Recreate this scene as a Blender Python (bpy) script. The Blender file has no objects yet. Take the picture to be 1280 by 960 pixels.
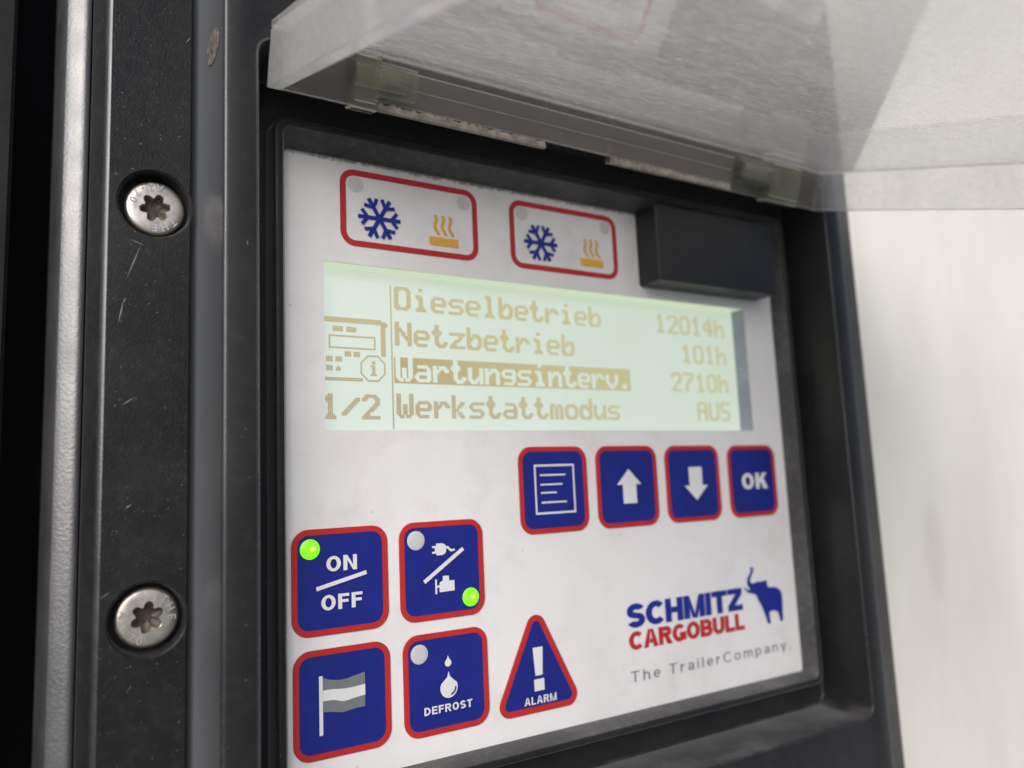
import bpy, bmesh, math, random
from mathutils import Matrix, Vector
random.seed(7)
rad = math.radians
S = 0.2                      # 1 panel unit = 0.2 m (camera stands one unit in front of the keypad)
scene = bpy.context.scene
COL = scene.collection

# ------------------------------------------------------------------ camera
cam = bpy.data.cameras.new('camera')
cam_o = bpy.data.objects.new('camera', cam); COL.objects.link(cam_o)
RX = Vector((0.84947574, -0.52579321, -0.04395985))      # image right in world
RU = Vector((-0.03152751, -0.13374971, 0.99051352))      # image up
RF = Vector((0.5266849, 0.84003126, 0.13019408))         # view direction
m = Matrix((RX, RU, -RF)).transposed().to_4x4()
m.translation = Vector((0, -S, 0))
cam_o.matrix_world = m
cam.sensor_width = 36; cam.lens = 36 * 989.396 / 1280
cam.clip_start = 0.005; cam.clip_end = 50
cam.dof.use_dof = True; cam.dof.focus_distance = 0.205; cam.dof.aperture_fstop = 8.2
scene.camera = cam_o

# ------------------------------------------------------------------ light
SUN_AZ, SUN_EL = 42, 30      # degrees left of the keypad's normal, and above the horizon
w = bpy.data.worlds.new('World'); scene.world = w; w.use_nodes = True
nt = w.node_tree; nt.nodes.clear()
sky = nt.nodes.new('ShaderNodeTexSky'); sky.sky_type = 'NISHITA'; sky.sun_disc = False
sky.sun_elevation = rad(SUN_EL); sky.sun_rotation = rad(180 + SUN_AZ)
sky.air_density = 0.35; sky.dust_density = 3.0; sky.ozone_density = 2.0
bg = nt.nodes.new('ShaderNodeBackground'); bg.inputs[1].default_value = 0.12
gr = nt.nodes.new('ShaderNodeBackground'); gr.inputs[0].default_value = (0.238, 0.256, 0.262, 1); gr.inputs[1].default_value = 1.0
tc = nt.nodes.new('ShaderNodeTexCoord'); sx = nt.nodes.new('ShaderNodeSeparateXYZ')
mr = nt.nodes.new('ShaderNodeMapRange'); mr.inputs[1].default_value = -0.03; mr.inputs[2].default_value = 0.03
mix = nt.nodes.new('ShaderNodeMixShader'); out = nt.nodes.new('ShaderNodeOutputWorld')
L = nt.links.new
L(tc.outputs['Generated'], sx.inputs[0]); L(sx.outputs[2], mr.inputs[0]); L(mr.outputs[0], mix.inputs[0])
L(sky.outputs[0], bg.inputs[0]); L(gr.outputs[0], mix.inputs[1]); L(bg.outputs[0], mix.inputs[2]); L(mix.outputs[0], out.inputs[0])
sun = bpy.data.lights.new('sun', 'SUN'); sun.energy = 1.5; sun.angle = rad(60); sun.color = (1.0, 0.992, 0.95)
sun_o = bpy.data.objects.new('sun', sun); COL.objects.link(sun_o)
ce = math.cos(rad(SUN_EL))
sd = Vector((-math.sin(rad(SUN_AZ)) * ce, -math.cos(rad(SUN_AZ)) * ce, math.sin(rad(SUN_EL))))
sun_o.rotation_euler = sd.to_track_quat('Z', 'Y').to_euler()
scene.view_settings.view_transform = 'Standard'; scene.view_settings.look = 'None'
scene.view_settings.exposure = 0.28; scene.view_settings.gamma = 1.0
scene.cycles.max_bounces = 14; scene.cycles.transparent_max_bounces = 24
scene.cycles.caustics_reflective = False; scene.cycles.caustics_refractive = False

# ------------------------------------------------------------------ materials
def mat_new(name):
    mt = bpy.data.materials.new(name); mt.use_nodes = True
    n = mt.node_tree.nodes
    return mt, mt.node_tree, n['Principled BSDF'], n['Material Output']
def node(t, kind, **kw):
    n = t.nodes.new(kind)
    for k, v in kw.items():
        if k.startswith('i_'):
            key = k[2:]
            n.inputs[int(key) if key.isdigit() else key.replace('_', ' ')].default_value = v
        else: setattr(n, k, v)
    return n
def coords(t, scale=(1, 1, 1), loc=(0, 0, 0)):
    tc = node(t, 'ShaderNodeTexCoord'); mp = node(t, 'ShaderNodeMapping')
    mp.inputs['Scale'].default_value = scale; mp.inputs['Location'].default_value = loc
    t.links.new(tc.outputs['Object'], mp.inputs[0]); return mp.outputs[0]
def noise(t, vec, scale, detail=4, rough=0.55):
    n = node(t, 'ShaderNodeTexNoise'); n.inputs['Scale'].default_value = scale
    n.inputs['Detail'].default_value = detail; n.inputs['Roughness'].default_value = rough
    t.links.new(vec, n.inputs['Vector']); return n.outputs['Fac']
def ramp(t, fac, a, b, lo=0.0, hi=1.0):
    r = node(t, 'ShaderNodeMapRange'); r.inputs[1].default_value = a; r.inputs[2].default_value = b
    r.inputs[3].default_value = lo; r.inputs[4].default_value = hi
    t.links.new(fac, r.inputs[0]); return r.outputs[0]
def mathn(t, op, a, b):
    n = node(t, 'ShaderNodeMath', operation=op)
    for i, v in enumerate((a, b)):
        if isinstance(v, (int, float)): n.inputs[i].default_value = v
        else: t.links.new(v, n.inputs[i])
    return n.outputs[0]
def mixc(t, fac, a, b):
    n = node(t, 'ShaderNodeMix', data_type='RGBA')
    for i, v in ((0, fac), (6, a), (7, b)):
        if isinstance(v, (tuple, float, int)): n.inputs[i].default_value = v if not isinstance(v, tuple) else (*v, 1)
        else: t.links.new(v, n.inputs[i])
    return n.outputs[2]
def bump(t, h, dist, strength=1.0):
    b = node(t, 'ShaderNodeBump'); b.inputs['Strength'].default_value = strength; b.inputs['Distance'].default_value = dist
    t.links.new(h, b.inputs['Height']); return b.outputs[0]
def specks(t, scale, prob, size, vec=None):
    v = node(t, 'ShaderNodeTexVoronoi'); v.inputs['Scale'].default_value = scale
    t.links.new(vec or coords(t), v.inputs['Vector'])
    s = node(t, 'ShaderNodeSeparateColor'); t.links.new(v.outputs['Color'], s.inputs[0])
    a = mathn(t, 'LESS_THAN', s.outputs[0], prob)
    sz = mathn(t, 'MULTIPLY', s.outputs[1], size)
    b = mathn(t, 'LESS_THAN', v.outputs['Distance'], sz)
    return mathn(t, 'MULTIPLY', a, b)

def black_plastic(name, base=0.022, rough=0.42, grain=0.00006, dust=0.12, speck=0.10, gscale=1500, spec=0.28, sheen=0.10, settle=0.30):
    mt, t, p, o = mat_new(name)
    c = coords(t)
    big = ramp(t, noise(t, c, 38, 6), 0.45, 0.8, 0, dust)
    fine = ramp(t, noise(t, c, 420, 4), 0.5, 0.85, 0, dust)
    d = mathn(t, 'ADD', big, fine)
    sp = mathn(t, 'MULTIPLY', specks(t, 1150, speck * 1.6, 0.20), ramp(t, noise(t, c, 30, 3), 0.45, 0.65, 0.05, 0.55))
    d = mathn(t, 'ADD', d, sp)
    ge = node(t, 'ShaderNodeNewGeometry'); gs = node(t, 'ShaderNodeSeparateXYZ'); t.links.new(ge.outputs['Normal'], gs.inputs[0])
    lie = mathn(t, 'MULTIPLY', ramp(t, gs.outputs[2], 0.35, 0.9), ramp(t, noise(t, coords(t, (1, 1, 1)), 46, 7, 0.65), 0.48, 0.74, 0.02, settle))
    d = mathn(t, 'ADD', d, lie)
    col = mixc(t, d, (base, base, base * 1.06), (0.34, 0.32, 0.29))
    t.links.new(col, p.inputs['Base Color'])
    t.links.new(ramp(t, noise(t, c, 90, 5), 0.3, 0.75, rough - 0.07, rough + 0.1), p.inputs['Roughness'])
    t.links.new(bump(t, noise(t, c, gscale, 2), grain), p.inputs['Normal'])
    p.inputs['Specular IOR Level'].default_value = spec
    p.inputs['Sheen Weight'].default_value = sheen; p.inputs['Sheen Roughness'].default_value = 0.35; p.inputs['Sheen Tint'].default_value = (0.92, 0.96, 1.0, 1)
    return mt
M_frame = black_plastic('frame_plastic', 0.011, 0.42, 0.00004, 0.03, 0.05, sheen=0.62)
M_rim = black_plastic('worn_rim_plastic', 0.016, 0.27, 0.00003, 0.05, 0.03, spec=1.0, sheen=0.3)
M_strip = black_plastic('strip_plastic', 0.009, 0.42, 0.00010, 0.05, 0.14, sheen=0.09)
M_rail = black_plastic('rail_coating', 0.035, 0.36, 0.00007, 0.03, 0.04, 1300, 1.7, 0.0)
M_box = black_plastic('window_plastic', 0.016, 0.36, 0.00001, 0.03, 0.03)
M_void = black_plastic('cavity_black', 0.005, 0.6, 0.00002, 0.01, 0.02, spec=0.2, sheen=0.0)
M_side = black_plastic('side_panel_plastic', 0.006, 0.5, 0.00004, 0.02, 0.05, spec=0.2, sheen=0.0)
M_dusty = black_plastic('dusty_plastic', 0.050, 0.5, 0.00004, 0.20, 0.10, sheen=0.3, settle=0.12)

def flat(name, col, rough=0.4, var=0.06, metallic=0.0, spec=0.5, sc=60):
    mt, t, p, o = mat_new(name)
    c = coords(t)
    f = ramp(t, noise(t, c, sc, 5), 0.35, 0.75)
    a = tuple(v * (1 - var) for v in col); b = tuple(min(1, v * (1 + var)) for v in col)
    t.links.new(mixc(t, f, a, b), p.inputs['Base Color'])
    t.links.new(ramp(t, noise(t, c, 140, 4), 0.3, 0.7, rough - 0.06, rough + 0.06), p.inputs['Roughness'])
    p.inputs['Metallic'].default_value = metallic; p.inputs['Specular IOR Level'].default_value = spec
    return mt
M_red = flat('print_red', (0.47, 0.026, 0.024), spec=0.3)
M_blue = flat('print_blue', (0.010, 0.019, 0.21), 0.36, 0.10, spec=0.32)
M_ink = flat('print_blue_ink', (0.012, 0.026, 0.25), spec=0.3)
M_white = flat('print_white', (0.74, 0.74, 0.74))
M_grey = flat('print_grey', (0.17, 0.19, 0.20))
M_slogan = flat('print_slogan_grey', (0.20, 0.21, 0.23))
M_orange = flat('print_orange', (0.80, 0.40, 0.045))
M_lampoff = flat('lamp_unlit', (0.56, 0.56, 0.56), 0.3, 0.08)
M_lampfaint = flat('lamp_unlit_window', (0.60, 0.585, 0.575), 0.35, 0.06)
M_scratch = flat('scratch_grey', (0.22, 0.21, 0.20), 0.5)

def keypad_white():
    mt, t, p, o = mat_new('keypad_white')
    c = coords(t)
    sm = mathn(t, 'ADD', ramp(t, noise(t, c, 22, 6, 0.6), 0.46, 0.78, 0, 0.30), ramp(t, noise(t, c, 75, 5, 0.65), 0.53, 0.78, 0, 0.28))
    sp = mathn(t, 'MULTIPLY', specks(t, 190, 0.22, 0.075), 0.38)
    f = mathn(t, 'ADD', sm, sp)
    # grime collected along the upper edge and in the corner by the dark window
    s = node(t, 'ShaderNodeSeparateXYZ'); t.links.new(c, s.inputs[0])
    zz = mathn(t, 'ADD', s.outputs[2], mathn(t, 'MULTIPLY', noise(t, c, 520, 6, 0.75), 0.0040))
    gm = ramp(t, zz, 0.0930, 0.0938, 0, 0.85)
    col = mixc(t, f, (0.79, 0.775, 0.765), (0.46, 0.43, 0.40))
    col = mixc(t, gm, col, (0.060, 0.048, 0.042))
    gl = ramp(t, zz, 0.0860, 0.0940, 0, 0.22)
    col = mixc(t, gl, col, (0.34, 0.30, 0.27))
    t.links.new(col, p.inputs['Base Color'])
    t.links.new(ramp(t, noise(t, c, 50, 4), 0.3, 0.7, 0.34, 0.5), p.inputs['Roughness'])
    return mt
M_key = keypad_white()

def wall_white():
    mt, t, p, o = mat_new('wall_white_paint')
    c = coords(t, (1, 1, 0.35))
    f = mathn(t, 'ADD', ramp(t, noise(t, c, 15, 6, 0.6), 0.36, 0.72, 0, 0.48), ramp(t, noise(t, coords(t, (1, 1, 0.2)), 55, 5, 0.6), 0.45, 0.80, 0, 0.10))
    sp = mathn(t, 'MULTIPLY', specks(t, 90, 0.10, 0.05, coords(t)), 0.35)
    f = mathn(t, 'ADD', f, sp)
    # one rubbed vertical smear
    s = node(t, 'ShaderNodeSeparateXYZ'); t.links.new(coords(t), s.inputs[0])
    ex = mathn(t, 'POWER', mathn(t, 'DIVIDE', mathn(t, 'SUBTRACT', s.outputs[0], 0.3330), 0.0078), 2.0)
    ez = mathn(t, 'POWER', mathn(t, 'DIVIDE', mathn(t, 'ADD', s.outputs[2], 0.0347), 0.0190), 2.0)
    dd = mathn(t, 'ADD', mathn(t, 'ADD', ex, ez), mathn(t, 'MULTIPLY', noise(t, coords(t), 160, 4), 0.9))
    f = mathn(t, 'ADD', f, ramp(t, dd, 0.7, 1.9, 0.24, 0.0))
    t.links.new(mixc(t, f, (0.845, 0.812, 0.735), (0.62, 0.58, 0.50)), p.inputs['Base Color'])
    p.inputs['Roughness'].default_value = 0.45
    t.links.new(bump(t, noise(t, coords(t), 60, 3), 0.0006), p.inputs['Normal'])
    return mt
M_wall = wall_white()

def steel():
    mt, t, p, o = mat_new('worn_steel')
    c = coords(t)
    f = ramp(t, noise(t, c, 260, 6, 0.65), 0.42, 0.72)
    t.links.new(mixc(t, f, (0.64, 0.59, 0.53), (0.36, 0.32, 0.27)), p.inputs['Base Color'])
    p.inputs['Metallic'].default_value = 0.9
    t.links.new(ramp(t, noise(t, c, 300, 5), 0.3, 0.7, 0.26, 0.46), p.inputs['Roughness'])
    t.links.new(bump(t, noise(t, c, 900, 4), 0.00005), p.inputs['Normal'])
    return mt
M_steel = steel()
M_recess = flat('recess_grime', (0.12, 0.095, 0.07), 0.45, 0.5, 0.4, sc=500)
M_rust = flat('rusty_plug', (0.27, 0.235, 0.20), 0.45, 0.6, 0.4, sc=700)

def acrylic(name, tint=(0.93, 0.93, 0.91), haze=0.22, hazecol=(0.62, 0.60, 0.58), streak=0.35, rough=0.06, refl=1.0):
    """scratched clear plastic: see-through, Fresnel gloss, a little milky scatter in scratches"""
    mt = bpy.data.materials.new(name); mt.use_nodes = True; t = mt.node_tree; t.nodes.clear()
    out = node(t, 'ShaderNodeOutputMaterial')
    tr = node(t, 'ShaderNodeBsdfTransparent'); tr.inputs[0].default_value = (*tint, 1)
    gl = node(t, 'ShaderNodeBsdfGlossy'); gl.inputs['Roughness'].default_value = rough
    di = node(t, 'ShaderNodeBsdfDiffuse'); di.inputs[0].default_value = (*hazecol, 1)
    tl = node(t, 'ShaderNodeBsdfTranslucent'); tl.inputs[0].default_value = (*hazecol, 1)
    ms = node(t, 'ShaderNodeMixShader'); ms.inputs[0].default_value = 0.68
    t.links.new(di.outputs[0], ms.inputs[1]); t.links.new(tl.outputs[0], ms.inputs[2])
    c = coords(t, (0.42, 1, 1)); c2 = coords(t, (0.22, 1.0, 1.0), (3, 1, 2))
    n1 = ramp(t, noise(t, c, 480, 6, 0.72), 0.46, 0.80, 0, streak)
    n2 = ramp(t, noise(t, c2, 60, 5, 0.6), 0.35, 0.75, 0.0, streak * 0.4)
    h = mathn(t, 'ADD', mathn(t, 'ADD', n1, n2), haze)
    sp = mathn(t, 'MULTIPLY', specks(t, 330, 0.07, 0.20, coords(t, (0.45, 1, 1))), 0.5)
    h = mathn(t, 'MINIMUM', mathn(t, 'ADD', h, sp), 0.9)
    m1 = node(t, 'ShaderNodeMixShader')
    t.links.new(h, m1.inputs[0]); t.links.new(tr.outputs[0], m1.inputs[1]); t.links.new(ms.outputs[0], m1.inputs[2])
    bmp = bump(t, noise(t, coords(t, (0.5, 1, 1)), 500, 3), 0.00002)
    t.links.new(bmp, gl.inputs['Normal'])
    lw = node(t, 'ShaderNodeFresnel'); lw.inputs[0].default_value = 1.49
    ge = node(t, 'ShaderNodeNewGeometry')
    front = mathn(t, 'SUBTRACT', 1.0, ge.outputs['Backfacing'])
    fr = mathn(t, 'MULTIPLY', mathn(t, 'MULTIPLY', lw.outputs[0], front), refl)
    m2 = node(t, 'ShaderNodeMixShader')
    t.links.new(fr, m2.inputs[0]); t.links.new(m1.outputs[0], m2.inputs[1]); t.links.new(gl.outputs[0], m2.inputs[2])
    t.links.new(m2.outputs[0], out.inputs[0])
    return mt
M_lid = acrylic('clear_lid_acrylic', tint=(0.98, 0.98, 0.975), haze=0.31, streak=0.42, hazecol=(0.97, 0.95, 0.92), refl=1.75, rough=0.045)
M_lidclear = acrylic('clear_lid_side', tint=(0.985, 0.985, 0.98), haze=0.13, streak=0.18, hazecol=(0.94, 0.93, 0.92))
M_lidwall = acrylic('frosted_lid_wall', haze=0.54, streak=0.26, hazecol=(0.93, 0.925, 0.92))
M_bar = acrylic('clear_hinge_plastic', tint=(0.95, 0.94, 0.93), haze=0.15, streak=0.10, hazecol=(0.72, 0.66, 0.62), refl=1.4)
M_edge = acrylic('frosted_edge', haze=0.75, streak=0.15, hazecol=(0.90, 0.87, 0.83), rough=0.2)
M_axle = flat('tarnished_axle', (0.26, 0.235, 0.185), 0.24, 0.4, 0.9, sc=400)
M_clip = acrylic('greenish_hinge_plastic', tint=(0.92, 0.92, 0.84), haze=0.06, streak=0.16, hazecol=(0.56, 0.555, 0.49), refl=1.6)
M_dirt = flat('dried_dirt', (0.33, 0.285, 0.245), 0.7, 0.4, sc=420)

def emissive(name, col, strength, base=(0.2, 0.2, 0.2)):
    mt, t, p, o = mat_new(name)
    p.inputs['Base Color'].default_value = (*base, 1)
    p.inputs['Emission Color'].default_value = (*col, 1); p.inputs['Emission Strength'].default_value = strength
    p.inputs['Roughness'].default_value = 0.3
    return mt
M_led = emissive('lamp_green_lit', (0.20, 0.95, 0.004), 0.9, (0.1, 0.3, 0.02))
M_ledcore = emissive('lamp_green_core', (0.45, 1.0, 0.03), 1.0, (0.1, 0.3, 0.02))
M_ledhot = emissive('lamp_green_hot', (0.95, 1.0, 0.35), 1.1, (0.1, 0.3, 0.02))
def lcd():
    mt, t, p, o = mat_new('lit_display')
    c = coords(t)
    s = node(t, 'ShaderNodeSeparateXYZ'); t.links.new(c, s.inputs[0])
    g = mathn(t, 'ADD', ramp(t, s.outputs[0], 0.07, 0.24, 0, 0.75), ramp(t, s.outputs[2], 0.0590, 0.0610, 0, 0.8))
    g = mathn(t, 'MINIMUM', mathn(t, 'ADD', g, ramp(t, noise(t, c, 28, 3), 0.3, 0.7, -0.30, 0.25)), 1.0)
    col = mixc(t, g, (0.72, 0.81, 0.73), (0.62, 0.74, 0.57))
    t.links.new(col, p.inputs['Emission Color']); p.inputs['Emission Strength'].default_value = 0.62
    p.inputs['Base Color'].default_value = (0.20, 0.22, 0.19, 1); p.inputs['Roughness'].default_value = 0.22
    return mt
M_lcd = lcd()
def lcdtext():
    mt, t, p, o = mat_new('display_dots')
    s = node(t, 'ShaderNodeSeparateXYZ'); t.links.new(coords(t), s.inputs[0])
    g = ramp(t, mathn(t, 'ADD', s.outputs[2], mathn(t, 'MULTIPLY', s.outputs[0], 0.28)), 0.045, 0.080)
    col = mixc(t, g, (0.36, 0.23, 0.14), (0.56, 0.44, 0.15))
    g2 = mathn(t, 'ADD', ramp(t, s.outputs[0], 0.10, 0.19, 0, 0.70), ramp(t, noise(t, coords(t), 30, 3), 0.45, 0.7, 0, 0.25))  # dots pale to the right and in blotches: glare painted into their colour
    col = mixc(t, g2, col, (0.60, 0.585, 0.33))
    t.links.new(col, p.inputs['Emission Color']); p.inputs['Emission Strength'].default_value = 0.62
    p.inputs['Base Color'].default_value = (0.14, 0.11, 0.05, 1); p.inputs['Roughness'].default_value = 0.3
    return mt
M_dots = lcdtext()
M_paintglow = emissive('painted_screen_glow', (0.64, 0.76, 0.48), 0.42, (0.5, 0.52, 0.45))  # screen glow put in as emission of its own
M_metal = flat('display_metal', (0.30, 0.31, 0.39), 0.30, 0.1, 0.9)

# ------------------------------------------------------------------ mesh helpers (panel coordinates x, z, height h)
def W(x, z, h): return (x * S, -h * S, z * S)
class MB:
    def __init__(s): s.v = []; s.f = []; s.mi = []; s.mats = []; s.cur = 0
    def use(s, mt):
        if mt not in s.mats: s.mats.append(mt)
        s.cur = s.mats.index(mt); return s
    def face(s, idx): s.f.append(idx); s.mi.append(s.cur)
    def add(s, pts):
        b = len(s.v); s.v += pts; return list(range(b, b + len(pts)))
    def poly(s, pts, h):                          # flat polygon, ccw from the front
        s.face(s.add([W(x, z, h) for x, z in pts]))
    def loop(s, pts, h): return s.add([W(x, z, h) for x, z in pts])
    def bridge(s, a, b):
        n = len(a)
        for i in range(n): s.face([a[i], a[(i + 1) % n], b[(i + 1) % n], b[i]])
    def prism(s, pts, h0, h1, bev=0.0):
        a = s.loop(pts, h0)
        if bev:
            b = s.loop(pts, h1 - bev); s.bridge(a, b)
            c = s.loop(inset(pts, bev), h1); s.bridge(b, c); s.face(c)
        else:
            b = s.loop(pts, h1); s.bridge(a, b); s.face(b)
        s.face(a[::-1])
    def stroke(s, pts, wd, h, cap=0.0):
        """flat stroke of width wd along pts with mitred joins"""
        n = len(pts); l, r = [], []
        P = [Vector((p[0], p[1])) for p in pts]
        if cap:
            P[0] = P[0] + (P[0] - P[1]).normalized() * cap; P[-1] = P[-1] + (P[-1] - P[-2]).normalized() * cap
        for i in range(n):
            d0 = (P[i] - P[i - 1]).normalized() if i else (P[1] - P[0]).normalized()
            d1 = (P[i + 1] - P[i]).normalized() if i < n - 1 else d0
            t = (d0 + d1).normalized(); nn = Vector((-t.y, t.x)); k = wd / 2 / max(0.3, nn.dot(Vector((-d0.y, d0.x))))
            l.append(P[i] + nn * k); r.append(P[i] - nn * k)
        a = s.loop([(q.x, q.y) for q in l], h); b = s.loop([(q.x, q.y) for q in r], h)
        for i in range(n - 1): s.face([b[i], b[i + 1], a[i + 1], a[i]])
    def build(s, name, mt=None, parent=None, smooth=False, label=None):
        me = bpy.data.meshes.new(name); me.from_pydata(s.v, [], s.f); me.update()
        mats = s.mats or [mt]
        for q in mats: me.materials.append(q)
        if s.mats: me.polygons.foreach_set('material_index', s.mi)
        if smooth:
            me.shade_smooth() if hasattr(me, 'shade_smooth') else None
            me.set_sharp_from_angle(angle=rad(40))
        o = bpy.data.objects.new(name, me); COL.objects.link(o)
        if parent: o.parent = parent
        if label: o['label'] = label
        return o
def inset(pts, d):
    n = len(pts); out = []
    for i in range(n):
        p0, p, p1 = (Vector(pts[i - 1]), Vector(pts[i]), Vector(pts[(i + 1) % n]))
        d0 = (p - p0).normalized() if (p - p0).length > 1e-9 else (p1 - p).normalized()
        d1 = (p1 - p).normalized() if (p1 - p).length > 1e-9 else d0
        t = (d0 + d1).normalized(); nn = Vector((-t.y, t.x)); k = d / max(0.3, nn.dot(Vector((-d0.y, d0.x))))
        q = p + nn * k; out.append((q.x, q.y))
    return out
def rr(x0, x1, z0, z1, r, n=6):
    out = []
    for cx, cz, a in ((x1 - r, z0 + r, -90), (x1 - r, z1 - r, 0), (x0 + r, z1 - r, 90), (x0 + r, z0 + r, 180)):
        for i in range(n + 1):
            t = rad(a + 90 * i / n); out.append((cx + r * math.cos(t), cz + r * math.sin(t)))
    return out
def circle(cx, cz, rx, rz=None, n=32, a0=0):
    rz = rz or rx
    return [(cx + rx * math.cos(a0 + 2 * math.pi * i / n), cz + rz * math.sin(a0 + 2 * math.pi * i / n)) for i in range(n)]
def rect(x0, x1, z0, z1): return [(x0, z0), (x1, z0), (x1, z1), (x0, z1)]
def thing(name, label, cat, loc):
    o = bpy.data.objects.new(name, None); COL.objects.link(o); o.empty_display_size = 0.02
    o['label'] = label; o['category'] = cat
    return o
def tag(o, label, cat): o['label'] = label; o['category'] = cat; return o

_font_cache = {}
def text_polys(s, offset, spacing):
    key = (s, offset, spacing)
    if key not in _font_cache:
        cu = bpy.data.curves.new('text', 'FONT'); cu.body = s; cu.offset = offset; cu.space_character = spacing
        cu.resolution_u = 5
        ob = bpy.data.objects.new('text', cu); COL.objects.link(ob)
        dg = bpy.context.evaluated_depsgraph_get(); dg.update()
        me = bpy.data.meshes.new_from_object(ob.evaluated_get(dg))
        vs = [(v.co.x, v.co.y) for v in me.vertices]; fs = [list(p.vertices) for p in me.polygons]
        bpy.data.objects.remove(ob); bpy.data.curves.remove(cu); bpy.data.meshes.remove(me)
        _font_cache[key] = (vs, fs)
    return _font_cache[key]
def text(mb, s, x0, x1, zb, zt, h, offset=0.0, spacing=1.0, shear=0.0):
    """writing whose capitals stand from zb to zt and whose width runs x0..x1"""
    cap, _ = text_polys('H', offset, 1.0)
    c0 = min(v[1] for v in cap); c1 = max(v[1] for v in cap)
    vs, fs = text_polys(s, offset, spacing)
    a = min(v[0] for v in vs); b = max(v[0] for v in vs)
    sx = (x1 - x0) / (b - a); sz = (zt - zb) / (c1 - c0)
    pts = [(x0 + (x - a) * sx + shear * (y - c0) * sz, zb + (y - c0) * sz) for x, y in vs]
    base = mb.add([W(x, z, h) for x, z in pts])
    for f in fs:
        ar = sum(pts[f[i]][0] * pts[f[(i + 1) % len(f)]][1] - pts[f[(i + 1) % len(f)]][0] * pts[f[i]][1] for i in range(len(f)))
        idx = [base[0] + i for i in f]
        mb.face(idx if ar > 0 else idx[::-1])

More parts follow.
